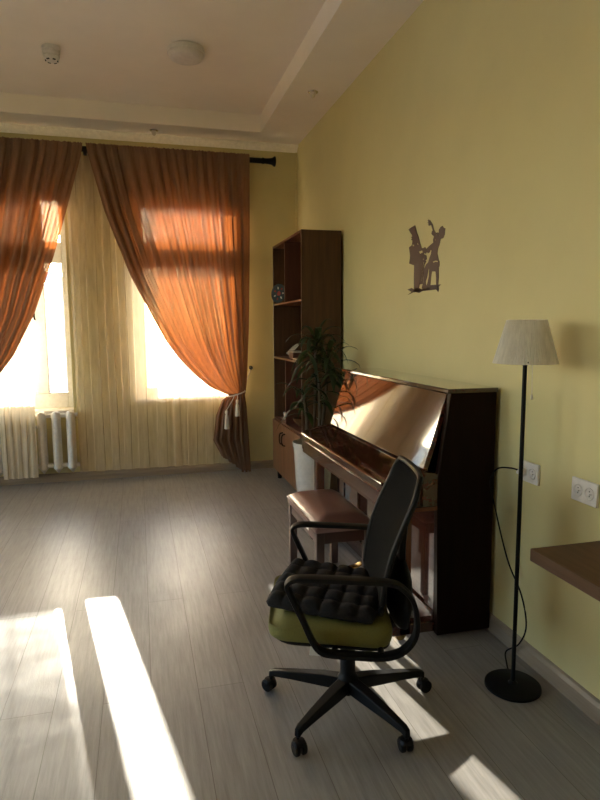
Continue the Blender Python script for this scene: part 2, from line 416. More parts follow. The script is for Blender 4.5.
def sheet(name, zt, zb, lf, rf, yf, NF, amp, sway, seed, nu=260, nv=70, hem=None, gather=None):
    """hanging cloth: lf/rf give left and right edge at height z, folds run from top to bottom"""
    rnd = random.Random(seed)
    ph = [rnd.uniform(-0.5, 0.5) for _ in range(NF+2)]; am = [rnd.uniform(0.55, 1.25) for _ in range(NF+2)]
    wd = [rnd.uniform(0.7, 1.35) for _ in range(NF)]; tot = sum(wd); cum = [0]
    for q in wd: cum.append(cum[-1]+q/tot)
    bm = bmesh.new(); rows = []
    for j in range(nv+1):
        v = j/nv; row = []
        for i in range(nu+1):
            u = i/nu
            k = 0
            while k < NF-1 and u > cum[k+1]: k += 1
            fu = (u-cum[k])/(cum[k+1]-cum[k])
            zbu = hem(u) if hem else zb
            z = zt+(zbu-zt)*v
            x0, x1 = lf(z), rf(z)
            th = 2*PI*fu
            env = amp(v)*am[k]*min(1.0, 0.25+(x1-x0)/(0.085*NF))
            edge = min(1.0, min(u, 1-u)*14)
            yy = yf(z)+env*math.cos(th)*edge+0.25*env*math.cos(3*th+ph[k]*4+v*3)*edge
            xx = x0+(x1-x0)*u+sway(v)*(x1-x0)/NF*math.sin(2*th)*edge+0.006*math.sin(5*v+ph[k]*9)*edge
            if v < 0.03:      # tight ruched heading on the rod
                q = 1-v/0.03
                yy += 0.004*q*math.sin(u*NF*29+ph[k]*3)
                z += 0.005*q*math.sin(u*NF*31)
            row.append(bm.verts.new((xx, yy, z)))
        rows.append(row)
    for j in range(nv):
        for i in range(nu): bm.faces.new((rows[j][i], rows[j][i+1], rows[j+1][i+1], rows[j+1][i]))
    return bm
RL = [(-0.405, 3.20), (-0.39, 3.10), (-0.261, 2.587), (-0.056, 2.016), (0.119, 1.654), (0.254, 1.39), (0.394, 1.19), (0.538, 1.037), (0.685, 0.911), (0.83, 0.846), (0.88, 0.82)]
RR = [(1.120, 3.20), (1.107, 2.283), (1.084, 1.483), (1.055, 0.95), (1.035, 0.82)]
LR = [(-0.431, 3.20), (-0.445, 3.10), (-0.567, 2.691), (-0.722, 2.188), (-0.924, 1.635), (-1.116, 1.265), (-1.255, 1.082), (-1.433, 0.95), (-1.60, 0.86), (-1.66, 0.82)]
LL = [(-1.98, 3.20), (-1.96, 2.283), (-1.93, 1.483), (-1.88, 0.95), (-1.86, 0.82)]
def drape(name, label, lt, rt_, low_l, low_r, flip, seed, n):
    up = sheet(name, 3.20, 0.83, lambda z: interp(lt, z), lambda z: interp(rt_, z), lambda z: YR-0.040-0.012*min(1, (3.2-z)/1.5), n,
               lambda v: 0.007+0.024*min(1, v*5)+0.006*math.sin(PI*v), lambda v: 0.06+0.16*v, seed)
    o = obj(name, up, M['drape'], None, smooth='all'); tag(o, label, 'curtain', 'orange brown drapes')
    hem = (lambda u: 0.20-0.175*min(1, u*1.6)) if not flip else (lambda u: 0.025+0.175*max(0, (u-0.375)*1.6))
    lo = sheet('curtain_tail', 0.84, 0.03, lambda z: interp(low_l, z), lambda z: interp(low_r, z), lambda z: YR-0.05, 6,
               lambda v: 0.035+0.02*v, lambda v: 0.25, seed+5, 150, 30, hem)
    obj('tail', lo, M['drape'], o, smooth='all')
    return o
drape('curtain', 'orange brown drape of the right window tied back to its right', RL, RR,
      [(0.88, 0.84), (0.80, 0.78), (0.735, 0.626), (0.70, 0.369), (0.77, 0.229), (0.86, 0.05)],
      [(1.03, 0.84), (1.05, 0.7), (1.063, 0.455), (1.085, 0.03)], False, 11, 15)
drape('curtain', 'orange brown drape at the left edge swept over the left window', LL, LR,
      [(-1.86, 0.84), (-1.88, 0.7), (-1.9, 0.455), (-1.92, 0.03)],
      [(-1.66, 0.84), (-1.60, 0.78), (-1.54, 0.626), (-1.50, 0.369), (-1.57, 0.229), (-1.66, 0.05)], True, 23, 14)

def sheer(label, xl, xr, zb, n, seed, mat, front=False, hem=None):
    yf = (lambda z: YR+0.065-0.115*max(0, min(1, (1.05-z)/0.3))) if front else (lambda z: YR+0.065)
    o = obj('sheer_curtain', sheet('s', 3.13, zb, lambda z: xl+0.0*(3.1-z), lambda z: xr, yf, n, lambda v: 0.012, lambda v: 0.14, seed, 240, 40, hem), mat, None, smooth='all')
    return tag(o, label, 'sheer curtain', 'sheer curtains')
sheer('cream sheer curtain hanging between the windows and across the right one', -0.60, 1.03, 0.10, 11, 5, M['sheer'])
sheer('cream sheer curtain hanging at the left over the radiator', -1.45, -0.965, 0.10, 8, 8, M['sheerd'], True, lambda u: 0.74 if u < 0.38 else 0.10)

def tieback(label, sgn, tx, kx):
    t = thing('tieback', label, 'tieback', (tx, YR-0.05, 0.84))
    c = Vector((tx, YR-0.05, 0.84)); pts = []
    for k in range(29):
        a = 2*PI*k/28
        pts.append(c+Vector((0.088*math.cos(a), 0.085*math.sin(a), 0.025*math.cos(a)*sgn)))
    bm = bmesh.new(); tube(bm, pts, 0.0075, 8)
    tube(bm, spline([c+Vector((0.085*sgn, 0.0, 0.022)), ((tx*0.4+kx*0.6), YR+0.02, 0.93), (kx, D-0.03, 1.075)], 6), 0.006, 8)
    obj('rope', bm, M['cord'], t, smooth=True)
    for dx, dz, ln in ((-0.115, -0.155, 0.19), (-0.005, -0.05, 0.17)):
        top = c+Vector((dx*sgn, -0.085, dz)); 
        bm = bmesh.new(); tube(bm, spline([c+Vector((-0.03*sgn, -0.088, 0.0)), (c+top)/2+Vector((0, -0.05, 0.02)), top], 5), 0.0045, 6)
        obj('rope', bm, M['cord'], t, smooth=True)
        pr_ = [(0.0, 0.0), (0.014, -0.004), (0.017, -0.02), (0.014, -0.035), (0.011, -0.042), (0.017, -0.055), (0.022, -ln*0.6), (0.026, -ln), (0.0, -ln+0.004)]
        obj('tassel', L(pr_, top, 14), M['cord'], t, smooth=True)
tieback('cream rope tieback with two tassels round the right drape', 1, 0.945, 1.129)
for kx, lb in ((1.129, 'small black curtain hook knob on the wall right of the right drape'),):
    o = obj('curtain_hook', L([(0.0, 0.0), (0.018, 0.0), (0.018, 0.006), (0.008, 0.010), (0.007, 0.035), (0.017, 0.043), (0.020, 0.052), (0.014, 0.062), (0.0, 0.064)], (kx, D, 1.09), 16, mat=Matrix.Translation((kx, D, 1.09)) @ Matrix.Rotation(PI/2, 4, 'X')), M['black'], None, smooth=True)
    tag(o, lb, 'hook')

# ================================================================== RADIATOR
rad = thing('radiator', 'white ribbed radiator under the left window', 'radiator', (-1.2, D-0.10, 0.1))
sec0 = None
for k in range(9):
    xc = -0.665-0.131*k
    if sec0 is None:
        yc = D-0.10; bm = bmesh.new()
        for dx in (-0.022, 0.022):
            tube(bm, [(xc+dx, yc, 0.155), (xc+dx, yc, 0.66)], 0.020, 12)
        pr_ = []
        for z, h in ((0.16, 0.042), (0.24, 0.033), (0.60, 0.033), (0.665, 0.045), (0.70, 0.038), (0.712, 0.018)): pr_.append((z, h))
        rings = []
        for z, h in pr_:
            ring = [bm.verts.new((xc+h*math.cos(a), yc+0.055*math.sin(a), z)) for a in [2*PI*q/16 for q in range(16)]]; rings.append(ring)
        for A, C in zip(rings, rings[1:]):
            for q in range(16): bm.faces.new((A[q], A[(q+1) % 16], C[(q+1) % 16], C[q]))
        bm.faces.new(rings[-1])
        tip = bm.verts.new((xc, yc-0.0, 0.105))
        for q in range(16): bm.faces.new((rings[0][q], tip, rings[0][(q+1) % 16]))
        sec0 = obj('section', bm, M['white'], rad, smooth=True)
    else:
        c = sec0.copy(); COL.objects.link(c); c.parent = rad; c.location = (-0.131*k, 0, 0)
for z, r_ in ((0.675, 0.021), (0.185, 0.021)):
    obj('pipe', T([(-1.78, D-0.10, z), (-0.60, D-0.10, z)], r_, 14), M['white'], rad, smooth=True)
obj('bracket', B(-1.0, -0.98, D-0.10, D-0.001, 0.55, 0.57), M['white'], rad)

# ================================================================== CEILING FITTINGS
cl = thing('ceiling_light', 'round white ceiling light on the raised ceiling', 'ceiling light', (0.41, 4.716, HU))
obj('base', L([(0.0, 0.0), (0.13, 0.0), (0.135, -0.012), (0.135, -0.035), (0.0, -0.035)], (0.41, 4.716, HU), 40), M['outlet'], cl, smooth=True)
obj('diffuser', L([(0.128, -0.035), (0.126, -0.052), (0.112, -0.068), (0.075, -0.078), (0.0, -0.081)], (0.41, 4.716, HU), 40), M['diff'], cl, smooth='all')
sdx, sdy = -0.533, 4.922
sm = thing('smoke_detector', 'white round smoke detector on the ceiling, left of the ceiling light', 'smoke detector', (sdx, sdy, HU))
obj('base', L([(0.0, 0.0), (0.063, 0.0), (0.066, -0.006), (0.066, -0.026), (0.058, -0.032), (0.0, -0.032)], (sdx, sdy, HU), 28), M['outlet'], sm, smooth=True)
obj('housing', L([(0.056, -0.032), (0.060, -0.045), (0.060, -0.056), (0.050, -0.060), (0.050, -0.066), (0.056, -0.070), (0.046, -0.090), (0.030, -0.098), (0.0, -0.100)], (sdx, sdy, HU), 28), M['outlet'], sm, smooth=True)
for k in range(6):
    a = k*PI/3
    obj('vent', B(-0.010, 0.010, -0.004, 0.004, -0.006, 0.004, mat=Matrix.Translation((sdx+0.041*math.cos(a), sdy+0.041*math.sin(a), HU-0.091)) @ Matrix.Rotation(a+PI/2, 4, 'Z')), M['dark'], sm)
def spot(x, y, label):
    t = thing('spotlight', label, 'spotlight', (x, y, HC), 0, 'recessed ceiling spotlights')
    obj('ring', L([(0.020, 0.0), (0.040, 0.0), (0.042, -0.005), (0.037, -0.011), (0.026, -0.013), (0.020, -0.006)], (x, y, HC), 24), M['chrome'], t, smooth=True)
    obj('socket', L([(0.0, -0.002), (0.026, -0.002), (0.026, -0.010), (0.0, -0.010)], (x, y, HC), 20), M['dark'], t)
    obj('bulb', L([(0.024, -0.010), (0.024, -0.018), (0.017, -0.040), (0.008, -0.050), (0.0, -0.052)], (x, y, HC), 20), M['frost'], t, smooth='all')
spot(1.406, 4.837, 'small spotlight in the lower ceiling strip beside the right wall')
spot(0.211, 6.10, 'small spotlight in the lower ceiling strip above the curtains')

# ================================================================== BOOKCASE
X0, Y0, Y1, ZT_ = 1.29, 4.785, 5.86, 2.285
X1 = 1.628
bc = thing('bookcase', 'tall dark walnut bookcase in the corner beside the window', 'bookcase', (1.46, 5.32, 0))
t_ = 0.02
obj('side_panel', B(X0, X1, Y0, Y0+t_, 0.10, ZT_), M['walnut'], bc, bevel=0.001)
obj('side_panel', B(X0, X1, Y1-t_, Y1, 0.10, ZT_), M['walnut'], bc, bevel=0.001)
obj('top_panel', B(X0, X1, Y0+t_, Y1-t_, ZT_-t_, ZT_), M['walnutin'], bc, bevel=0.001)
obj('bottom_panel', B(X0, X1, Y0+t_, Y1-t_, 0.10, 0.12), M['walnut'], bc)
obj('back_panel', B(X1-0.008, X1, Y0+t_, Y1-t_, 0.12, ZT_-t_), M['walnutin'], bc)
YD = 5.375
for z in (1.735, 1.225, 0.62):
    obj('shelf', B(X0, X1-0.008, Y0+t_, Y1-t_, z-0.018, z), M['oakdoor'] if z > 1.0 else M['walnutin'], bc)
for z0, z1 in ((1.735, ZT_-t_), (0.62, 1.207), (0.12, 0.602)):
    obj('divider', B(X0+0.001 if z0 > 0.2 else X0+0.02, X1-0.008, YD-0.009, YD+0.009, z0, z1), M['walnutin'], bc)
for a, b, hy in ((Y0+0.002, YD-0.002, YD-0.045), (YD+0.002, Y1-0.002, YD+0.045)):
    d_ = obj('door', B(X0-0.018, X0-0.001, a, b, 0.105, 0.60), M['oakdoor'], bc, bevel=0.001)
    obj('handle', T(spline([(X0-0.018, hy, 0.42), (X0-0.045, hy, 0.43), (X0-0.052, hy, 0.475), (X0-0.045, hy, 0.52), (X0-0.018, hy, 0.53)], 5), 0.0, 8, flat=(0.009, 0.005, (0, 1, 0))), M['black'], d_, smooth=True)
for y in (Y0+0.05, Y1-0.05):
    for x in (X0+0.04, X1-0.05):
        obj('foot', L([(0.0, 0.0), (0.020, 0.0), (0.028, 0.10), (0.0, 0.10)], (x, y, 0), 14), M['black'], bc)

# things on its shelves
pc = Vector((1.315, 5.70, 1.735+0.094)); pn = Vector((-0.80, -0.60, 0.10)).normalized()
pl = thing('decorative_plate', 'round dark painted plate standing on the top shelf of the bookcase', 'plate', (pc.x, pc.y, 1.735))
q = pn.to_track_quat('Z', 'Y').to_matrix().to_4x4(); pm = Matrix.Translation(pc) @ q
obj('dish', L([(0.0, -0.004), (0.05, -0.004), (0.088, 0.006), (0.091, 0.010), (0.086, 0.011), (0.05, 0.003), (0.0, 0.003)], n=36, mat=pm), M['tealp'], pl, smooth=True)
for k in range(7):
    a = k*2*PI/7; c = pm @ Vector((0.052*math.cos(a), 0.052*math.sin(a), 0.0065))
    obj('painted_motif', L([(0.0, 0.0), (0.013, 0.0), (0.010, 0.002), (0.0, 0.0025)], n=12, mat=Matrix.Translation(c) @ q @ Matrix.Rotation(a, 4, 'Z') @ Matrix.Diagonal((1.0, 0.6, 1, 1))), M['redp'] if k % 2 else M['creamp'], pl)
obj('painted_motif', L([(0.0, 0.0), (0.022, 0.0), (0.018, 0.002), (0.0, 0.003)], n=16, mat=pm @ Matrix.Translation((0, 0, 0.004))), M['redp'], pl)
bm = bmesh.new(); 
for s in (-1, 1):
    sd_ = Vector((-pn.y, pn.x, 0)).normalized()*0.03*s; b0 = Vector((pc.x, pc.y, 1.738))+sd_
    tube(bm, [b0+Vector((pn.x, pn.y, 0))*0.03+Vector((0, 0, 0.012)), b0+Vector((pn.x, pn.y, 0))*0.022, b0-Vector((pn.x, pn.y, 0))*0.05, b0-Vector((pn.x, pn.y, 0))*0.022+Vector((0, 0, 0.10))], 0.003, 6)
obj('stand', bm, M['black'], pl)
# folded fan / papers on the middle shelf
fz = 1.225
fn = thing('folded_fan', 'open pale fan leaning in the middle compartment of the bookcase', 'fan', (1.40, 5.62, fz))
bm = bmesh.new(); N = 24; inner, outer = [], []
for k in range(N+1):
    a = PI*0.08+PI*0.60*k/N; zz = 0.004 if k % 2 else -0.004
    yy, z_ = 0.17*math.cos(a), 0.17*math.sin(a)
    outer.append(bm.verts.new((1.37+zz+0.10*(z_/0.17), 5.60+yy*0.9, fz+0.004+z_*0.72))); inner.append(bm.verts.new((1.37+zz*0.3+0.03, 5.60+yy*0.25, fz+0.004+z_*0.18)))
for k in range(N): bm.faces.new((inner[k], inner[k+1], outer[k+1], outer[k]))
obj('leaf_of_paper', bm, M['creamp'], fn, solid=0.0015)
obj('guard_stick', T([(1.40, 5.60, fz+0.006), (1.40, 5.76, fz+0.03)], 0.004, 6), M['walnut'], fn)
bx_ = thing('trinket_box', 'small dark lidded box on the middle shelf beside the pale fan', 'box', (1.38, 5.32, fz))
obj('body', B(1.33, 1.45, 5.24, 5.38, fz, fz+0.055), M['walnutin'], bx_, bevel=0.003)
obj('lid', B(1.326, 1.454, 5.236, 5.384, fz+0.055, fz+0.072), M['creamp'], bx_, bevel=0.003)
mg = thing('magazine', 'pale magazine lying flat at the front of the middle shelf', 'magazine', (1.36, 5.05, fz))
obj('pages', B(1.31, 1.49, 4.92, 5.17, fz, fz+0.010), M['creamp'], mg)
obj('cover', B(1.308, 1.492, 4.918, 5.172, fz+0.010, fz+0.0125), M['ceramic'], mg)
# cup on saucer
cz = 0.62
sc_ = obj('saucer', L([(0.0, 0.0), (0.035, 0.0), (0.07, 0.014), (0.073, 0.017), (0.068, 0.017), (0.035, 0.005), (0.0, 0.005)], (1.37, 5.63, cz), 28), M['ceramic'], None, smooth=True)
tag(sc_, 'white saucer under the cup in the lower left compartment of the bookcase', 'saucer')
cu = thing('cup', 'white cup on its saucer in the lower left compartment of the bookcase', 'cup', (1.37, 5.63, cz+0.0055))
obj('bowl', L([(0.0, 0.0), (0.022, 0.0), (0.026, 0.006), (0.036, 0.03), (0.041, 0.065), (0.038, 0.065), (0.032, 0.03), (0.02, 0.008), (0.0, 0.008)], (1.37, 5.63, cz+0.0055), 24), M['ceramic'], cu, smooth=True)
obj('handle', T(spline([(1.37, 5.594, cz+0.058), (1.37, 5.572, cz+0.058), (1.37, 5.564, cz+0.042), (1.37, 5.575, cz+0.026), (1.37, 5.599, cz+0.022)], 5), 0.004, 8), M['ceramic'], cu, smooth=True)
vz = obj('bowl', L([(0.0, 0.0), (0.03, 0.0), (0.035, 0.01), (0.075, 0.05), (0.083, 0.075), (0.079, 0.076), (0.068, 0.05), (0.03, 0.016), (0.0, 0.014)], (1.40, 5.20, cz), 28), M['walnut'], None, smooth=True)
tag(vz, 'dark brown bowl in the lower right compartment of the bookcase', 'bowl')

# ================================================================== PIANO
PY0, PY1 = 2.50, 4.00; PXB = 1.628
pn_ = thing('piano', 'dark polished mahogany upright piano against the yellow wall', 'piano', (1.35, 3.25, 0))
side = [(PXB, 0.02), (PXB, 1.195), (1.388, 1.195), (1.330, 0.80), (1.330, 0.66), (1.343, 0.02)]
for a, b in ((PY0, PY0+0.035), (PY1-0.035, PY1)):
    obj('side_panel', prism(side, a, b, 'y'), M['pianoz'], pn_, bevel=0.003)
for a, b in ((PY0+0.0005, PY0+0.035), (PY1-0.035, PY1-0.0005)):
    obj('key_block', prism([(1.330, 0.665), (1.330, 0.822), (1.25, 0.832), (1.075, 0.79), (1.075, 0.665)], a, b, 'y'), M['piano'], pn_, bevel=0.004)
obj('lid', B(1.368, PXB+0.004, PY0-0.008, PY1+0.008, 1.195, 1.217), M['piano'], pn_, bevel=0.005)
dm = [(1.385, 1.192), (1.272, 0.838), (1.296, 0.832), (1.41, 1.192)]
mdesk = obj('music_desk', prism(dm, PY0+0.037, PY1-0.037, 'y'), M['piano'], pn_, bevel=0.002)
obj('fallboard', prism([(1.300, 0.834), (1.068, 0.787), (1.068, 0.772), (1.300, 0.818)], PY0+0.037, PY1-0.037, 'y'), M['piano'], pn_, bevel=0.004)
obj('lip_molding', T([(1.066, PY0+0.037, 0.780), (1.066, PY1-0.037, 0.780)], 0.008, 10), M['piano'], pn_, smooth=True)
obj('key_slip', B(1.075, 1.095, PY0+0.035, PY1-0.035, 0.66, 0.771), M['piano'], pn_, bevel=0.003)
obj('key_slip_molding', B(1.068, 1.076, PY0+0.10, PY1-0.10, 0.728, 0.734), M['pianored'], pn_, bevel=0.002)
obj('key_bed', B(1.08, 1.36, PY0+0.002, PY1-0.002, 0.645, 0.664), M['pianored'], pn_)
obj('lower_panel', B(1.345, 1.362, PY0+0.13, PY1-0.13, 0.13, 0.645), M['piano'], pn_, bevel=0.003)
for a, b in ((PY0+0.035, PY0+0.13), (PY1-0.13, PY1-0.035)):
    obj('pilaster', B(1.338, 1.36, a, b, 0.13, 0.645), M['piano'], pn_, bevel=0.002)
obj('toe_rail', B(1.332, 1.37, PY0+0.035, PY1-0.035, 0.03, 0.13), M['piano'], pn_, bevel=0.003)
obj('back_frame', B(1.40, PXB, PY0+0.035, PY1-0.035, 0.03, 1.19), M['pianored'], pn_)
for a in (PY0+0.025, PY1-0.085):
    obj('leg', prism([(1.155, a), (1.215, a), (1.215, a+0.06), (1.155, a+0.06)], 0.03, 0.645, 'z'), M['pianored'], pn_, bevel=0.006)
    obj('toe_block', B(1.12, 1.345, a, a+0.06, 0.03, 0.085), M['piano'], pn_, bevel=0.006)
    obj('caster', L([(0.0, -0.018), (0.028, -0.018), (0.030, 0.0), (0.028, 0.018), (0.0, 0.018)], (1.17, a+0.03, 0.030), 18, 'y'), M['brass'], pn_, smooth=True)
for a in (PY0+0.02, PY1-0.02):
    obj('caster', L([(0.0, -0.012), (0.020, -0.012), (0.021, 0.0), (0.020, 0.012), (0.0, 0.012)], (1.56, a+(0.03 if a < 3 else -0.03), 0.021), 18, 'y'), M['black'], pn_, smooth=True)
for k in (-1, 0, 1):
    y = 3.25+0.075*k
    obj('pedal', T(spline([(1.345, y, 0.075), (1.28, y, 0.078), (1.23, y, 0.062), (1.19, y, 0.055)], 5), 0, 10, flat=(0.022, 0.006, (0, 1, 0))), M['brass'], pn_, smooth=True)

# ------------------------------------------------------------------ bench
bx0, bx1, by0, by1, bz = 0.868, 1.195, 2.955, 3.59, 0.50
be = thing('piano_bench', 'maroon padded piano bench in front of the piano', 'bench', ((bx0+bx1)/2, (by0+by1)/2, 0))
bm = bmesh.new(); prof = [(0.0, 0.42), (0.0, 0.452), (0.004, 0.462), (0.020, 0.474), (0.048, 0.492), (0.068, 0.499), (0.10, 0.502)]
rings = []
for ins, z in prof:
    r_ = 0.014+ins*0.3; ring = []
    a0, a1, b0, b1 = bx0+ins, bx1-ins, by0+ins, by1-ins
    for cx, cyy, an in ((a1-r_, b1-r_, 0), (a0+r_, b1-r_, PI/2), (a0+r_, b0+r_, PI), (a1-r_, b0+r_, 1.5*PI)):
        for k in range(5): ring.append(bm.verts.new((cx+r_*math.cos(an+PI/2*k/4), cyy+r_*math.sin(an+PI/2*k/4), z)))
    rings.append(ring)
for A, C in zip(rings, rings[1:]):
    for k in range(20): bm.faces.new((A[k], A[(k+1) % 20], C[(k+1) % 20], C[k]))
bm.faces.new(rings[0][::-1]); bm.faces.new(rings[-1])
obj('cushion', bm, M['leather'], be, smooth='all')
bm = bmesh.new()
ring = []
for cx, cyy, an in ((bx1-0.012, by1-0.012, 0), (bx0+0.012, by1-0.012, PI/2), (bx0+0.012, by0+0.012, PI), (bx1-0.012, by0+0.012, 1.5*PI)):
    for k in range(4): ring.append((cx+0.014*math.cos(an+PI/2*k/3), cyy+0.014*math.sin(an+PI/2*k/3), 0.453))
tube(bm, ring+[ring[0]], 0.005, 8, cap=False)
obj('piping', bm, M['leather'], be, smooth=True)
bm = bmesh.new()
box(bm, bx0+0.012, bx0+0.032, by0+0.045, by1-0.045, 0.355, 0.42); box(bm, bx1-0.032, bx1-0.012, by0+0.045, by1-0.045, 0.355, 0.42)
box(bm, bx0+0.045, bx1-0.045, by0+0.012, by0+0.032, 0.355, 0.42); box(bm, bx0+0.045, bx1-0.045, by1-0.032, by1-0.012, 0.355, 0.42)
ap = obj('apron', bm, M['benchwood'], be, bevel=0.002)
obj('sticker', B(bx0+0.0105, bx0+0.0118, 3.14, 3.205, 0.378, 0.405), M['tag'], ap)
for a in (bx0+0.006, bx1-0.051):
    for b in (by0+0.006, by1-0.051):
        obj('leg', prism([(a, b), (a+0.045, b), (a+0.045, b+0.045), (a, b+0.045)], 0.0, 0.42, 'z'), M['benchwood'], be, bevel=0.004)

# ================================================================== PLANT
px, py = 1.26, 4.36
pt = thing('potted_plant', 'tall dracaena with drooping dark leaves in a white pot between bookcase and piano', 'plant', (px, py, 0))
obj('pot', L([(0.0, 0.0), (0.105, 0.0), (0.112, 0.01), (0.150, 0.60), (0.157, 0.61), (0.157, 0.64), (0.145, 0.64), (0.141, 0.60), (0.0, 0.60)], (px, py, 0), 36), M['ceramic'], pt, smooth=True)
obj('soil', L([(0.0, 0.607), (0.142, 0.602)], (px, py, 0), 28), M['soil'], pt)
stems = [((0.0, 0.02), (0.03, 0.02, 1.40), 30), ((0.04, -0.03), (0.10, -0.06, 1.27), 24), ((-0.05, 0.0), (-0.07, 0.0, 1.00), 14), ((0.02, -0.05), (0.02, -0.10, 1.10), 14)]
bm = bmesh.new(); lf_ = bmesh.new(); rl = random.Random(3)
def leaf(base, az, elev, ln, wd_, droop):
    pts = []; d = Vector((math.cos(az)*math.cos(elev), math.sin(az)*math.cos(elev), math.sin(elev))); p = Vector(base); n_ = 9
    prev = None
    sidev = Vector((-math.sin(az), math.cos(az), 0))
    for k in range(n_+1):
        f = k/n_; w_ = wd_*(0.35+1.3*f if f < 0.5 else 1.0*(1-((f-0.5)/0.5)**1.7))
        w_ = max(w_, 0.0006)
        up = d.cross(sidev)
        a = lf_.verts.new(p-sidev*w_+up*w_*0.25*-1); m_ = lf_.verts.new(p); b = lf_.verts.new(p+sidev*w_-up*w_*0.25)
        if prev:
            lf_.faces.new((prev[0], a, m_, prev[1])); lf_.faces.new((prev[1], m_, b, prev[2]))
        prev = (a, m_, b)
        d = (d+Vector((0, 0, -droop*(0.4+f)/n_*2))).normalized(); p = p+d*ln/n_
        if p.x > 1.60: p.x = 1.60
for (bx, by), (tx, ty, tz), nl in stems:
    tube(bm, spline([(px+bx, py+by, 0.59), (px+(bx+tx)/2+0.012, py+(by+ty)/2, (0.6+tz)/2), (px+tx, py+ty, tz)], 6), 0.013, 8)
    for k in range(nl):
        f = k/(nl-1); z = tz-0.16+0.18*f; az = k*2.4+rl.uniform(-0.4, 0.4)
        el = 0.15+1.1*f+rl.uniform(-0.2, 0.2)
        leaf((px+tx+0.01*math.cos(az), py+ty+0.01*math.sin(az), z), az, el, rl.uniform(0.20, 0.33), rl.uniform(0.017, 0.027), rl.uniform(1.0, 2.0))
obj('trunk', bm, M['bark'], pt, smooth=True)
obj('foliage', lf_, M['leaf'], pt, smooth='all')

# ================================================================== FLOOR LAMP
lx, ly = 1.465, 2.065
la = thing('floor_lamp', 'slim black floor lamp with pleated white shade beside the piano', 'floor lamp', (lx, ly, 0))
obj('base', L([(0.0, 0.0), (0.110, 0.0), (0.114, 0.004), (0.113, 0.013), (0.106, 0.018), (0.02, 0.021), (0.012, 0.03), (0.0, 0.03)], (lx, ly, 0), 48), M['black'], la, smooth=True)
obj('pole', T([(lx, ly, 0.02), (lx, ly, 1.40)], 0.0085, 14), M['black'], la, smooth=True)
obj('lamp_holder', L([(0.0, 1.39), (0.018, 1.39), (0.018, 1.45), (0.0, 1.45)], (lx, ly, 0), 16), M['blackmatte'], la, smooth=True)
obj('bulb', L([(0.012, 1.45), (0.014, 1.46), (0.026, 1.485), (0.024, 1.503), (0.012, 1.514), (0.0, 1.517)], (lx, ly, 0), 16), M['frost'], la, smooth=True)
bm = bmesh.new(); N = 144; lo, hi = [], []
for k in range(N):
    a = 2*PI*k/N; e = 0.0022 if k % 2 else -0.0022
    lo.append(bm.verts.new((lx+(0.121+e)*math.cos(a), ly+(0.121+e)*math.sin(a), 1.358)))
    hi.append(bm.verts.new((lx+(0.073+e)*math.cos(a), ly+(0.073+e)*math.sin(a), 1.527)))
for k in range(N): bm.faces.new((lo[k], lo[(k+1) % N], hi[(k+1) % N], hi[k]))
sh = obj('lamp_shade', bm, M['shade'], la)
bm = bmesh.new()
for k in range(3):
    a = k*2*PI/3; tube(bm, [(lx+0.016*math.cos(a), ly+0.016*math.sin(a), 1.41), (lx+0.119*math.cos(a), ly+0.119*math.sin(a), 1.366)], 0.0025, 6)
obj('shade_carrier', bm, M['blackmatte'], sh)
bm = bmesh.new(); tube(bm, [(lx+0.024, ly-0.012, 1.40), (lx+0.026, ly-0.014, 1.235)], 0.0014, 6)
lathe(bm, [(0.0, 0.0), (0.004, -0.003), (0.005, -0.018), (0.0, -0.024)], (lx+0.026, ly-0.014, 1.236), 10)
obj('pull_cord', bm, M['cord'], la, smooth=True)
bm = bmesh.new()
tube(bm, spline([(1.628, 2.285, 0.862), (1.60, 2.335, 0.868), (1.575, 2.40, 0.85), (1.568, 2.44, 0.78), (1.585, 2.42, 0.66), (1.60, 2.33, 0.44), (1.615, 2.24, 0.31), (1.618, 2.20, 0.18), (1.612, 2.24, 0.075), (1.59, 2.30, 0.012), (1.54, 2.22, 0.005), (1.50, 2.14, 0.010)], 8), 0.0036, 8)
obj('power_cord', bm, M['blackmatte'], la, smooth=True)
bm = bmesh.new(); lathe(bm, [(0.0, 0.0), (0.017, 0.0), (0.018, 0.012), (0.012, 0.026), (0.008, 0.040), (0.0, 0.042)], n=18, mat=Matrix.Translation((1.636, 2.29, 0.862)) @ Matrix.Rotation(-PI/2, 4, 'Y') @ Matrix.Rotation(0.35, 4, 'X'))
obj('plug', bm, M['outlet'], la, smooth=True)

# ================================================================== OUTLETS
def outlet(y0, y1, z0, z1, label):
    yc, zc = (y0+y1)/2, (z0+z1)/2
    t = thing('power_outlet', label, 'power outlet', (W, yc, zc), 0, 'double power outlets')
    obj('faceplate', B(W-0.011, W, y0, y1, z0, z1), M['outlet'], t, bevel=0.004)
    for s in (-1, 1):
        y = yc+s*0.031
        k = obj('socket', L([(0.0, -0.001), (0.019, -0.001), (0.0205, 0.003), (0.023, 0.004), (0.0245, 0.002), (0.0245, 0.0)], (W-0.011, y, zc), 24, '-x'), M['outlet'], t, smooth=True)
        bm = bmesh.new()
        for e in (-1, 1): lathe(bm, [(0.0, 0.0006), (0.0028, 0.0006)], (W-0.011, y+0.0, zc+e*0.0095), 10, '-x')
        obj('pin_hole', bm, M['dark'], k)
        o2 = bmesh.new(); lathe(o2, [(0.0, 0.008), (0.0024, 0.008), (0.0024, 0.0)], (W-0.011, y-0.011, zc), 10, '-x'); obj('earth_pin', o2, M['chrome'], k)
    return t
o1 = outlet(2.19, 2.33, 0.817, 0.909, 'white double outlet behind the floor lamp with a plug in it')
dup(o1, (W, 1.913, 0.866), 'white double outlet on the wall above the desk with nothing plugged in')

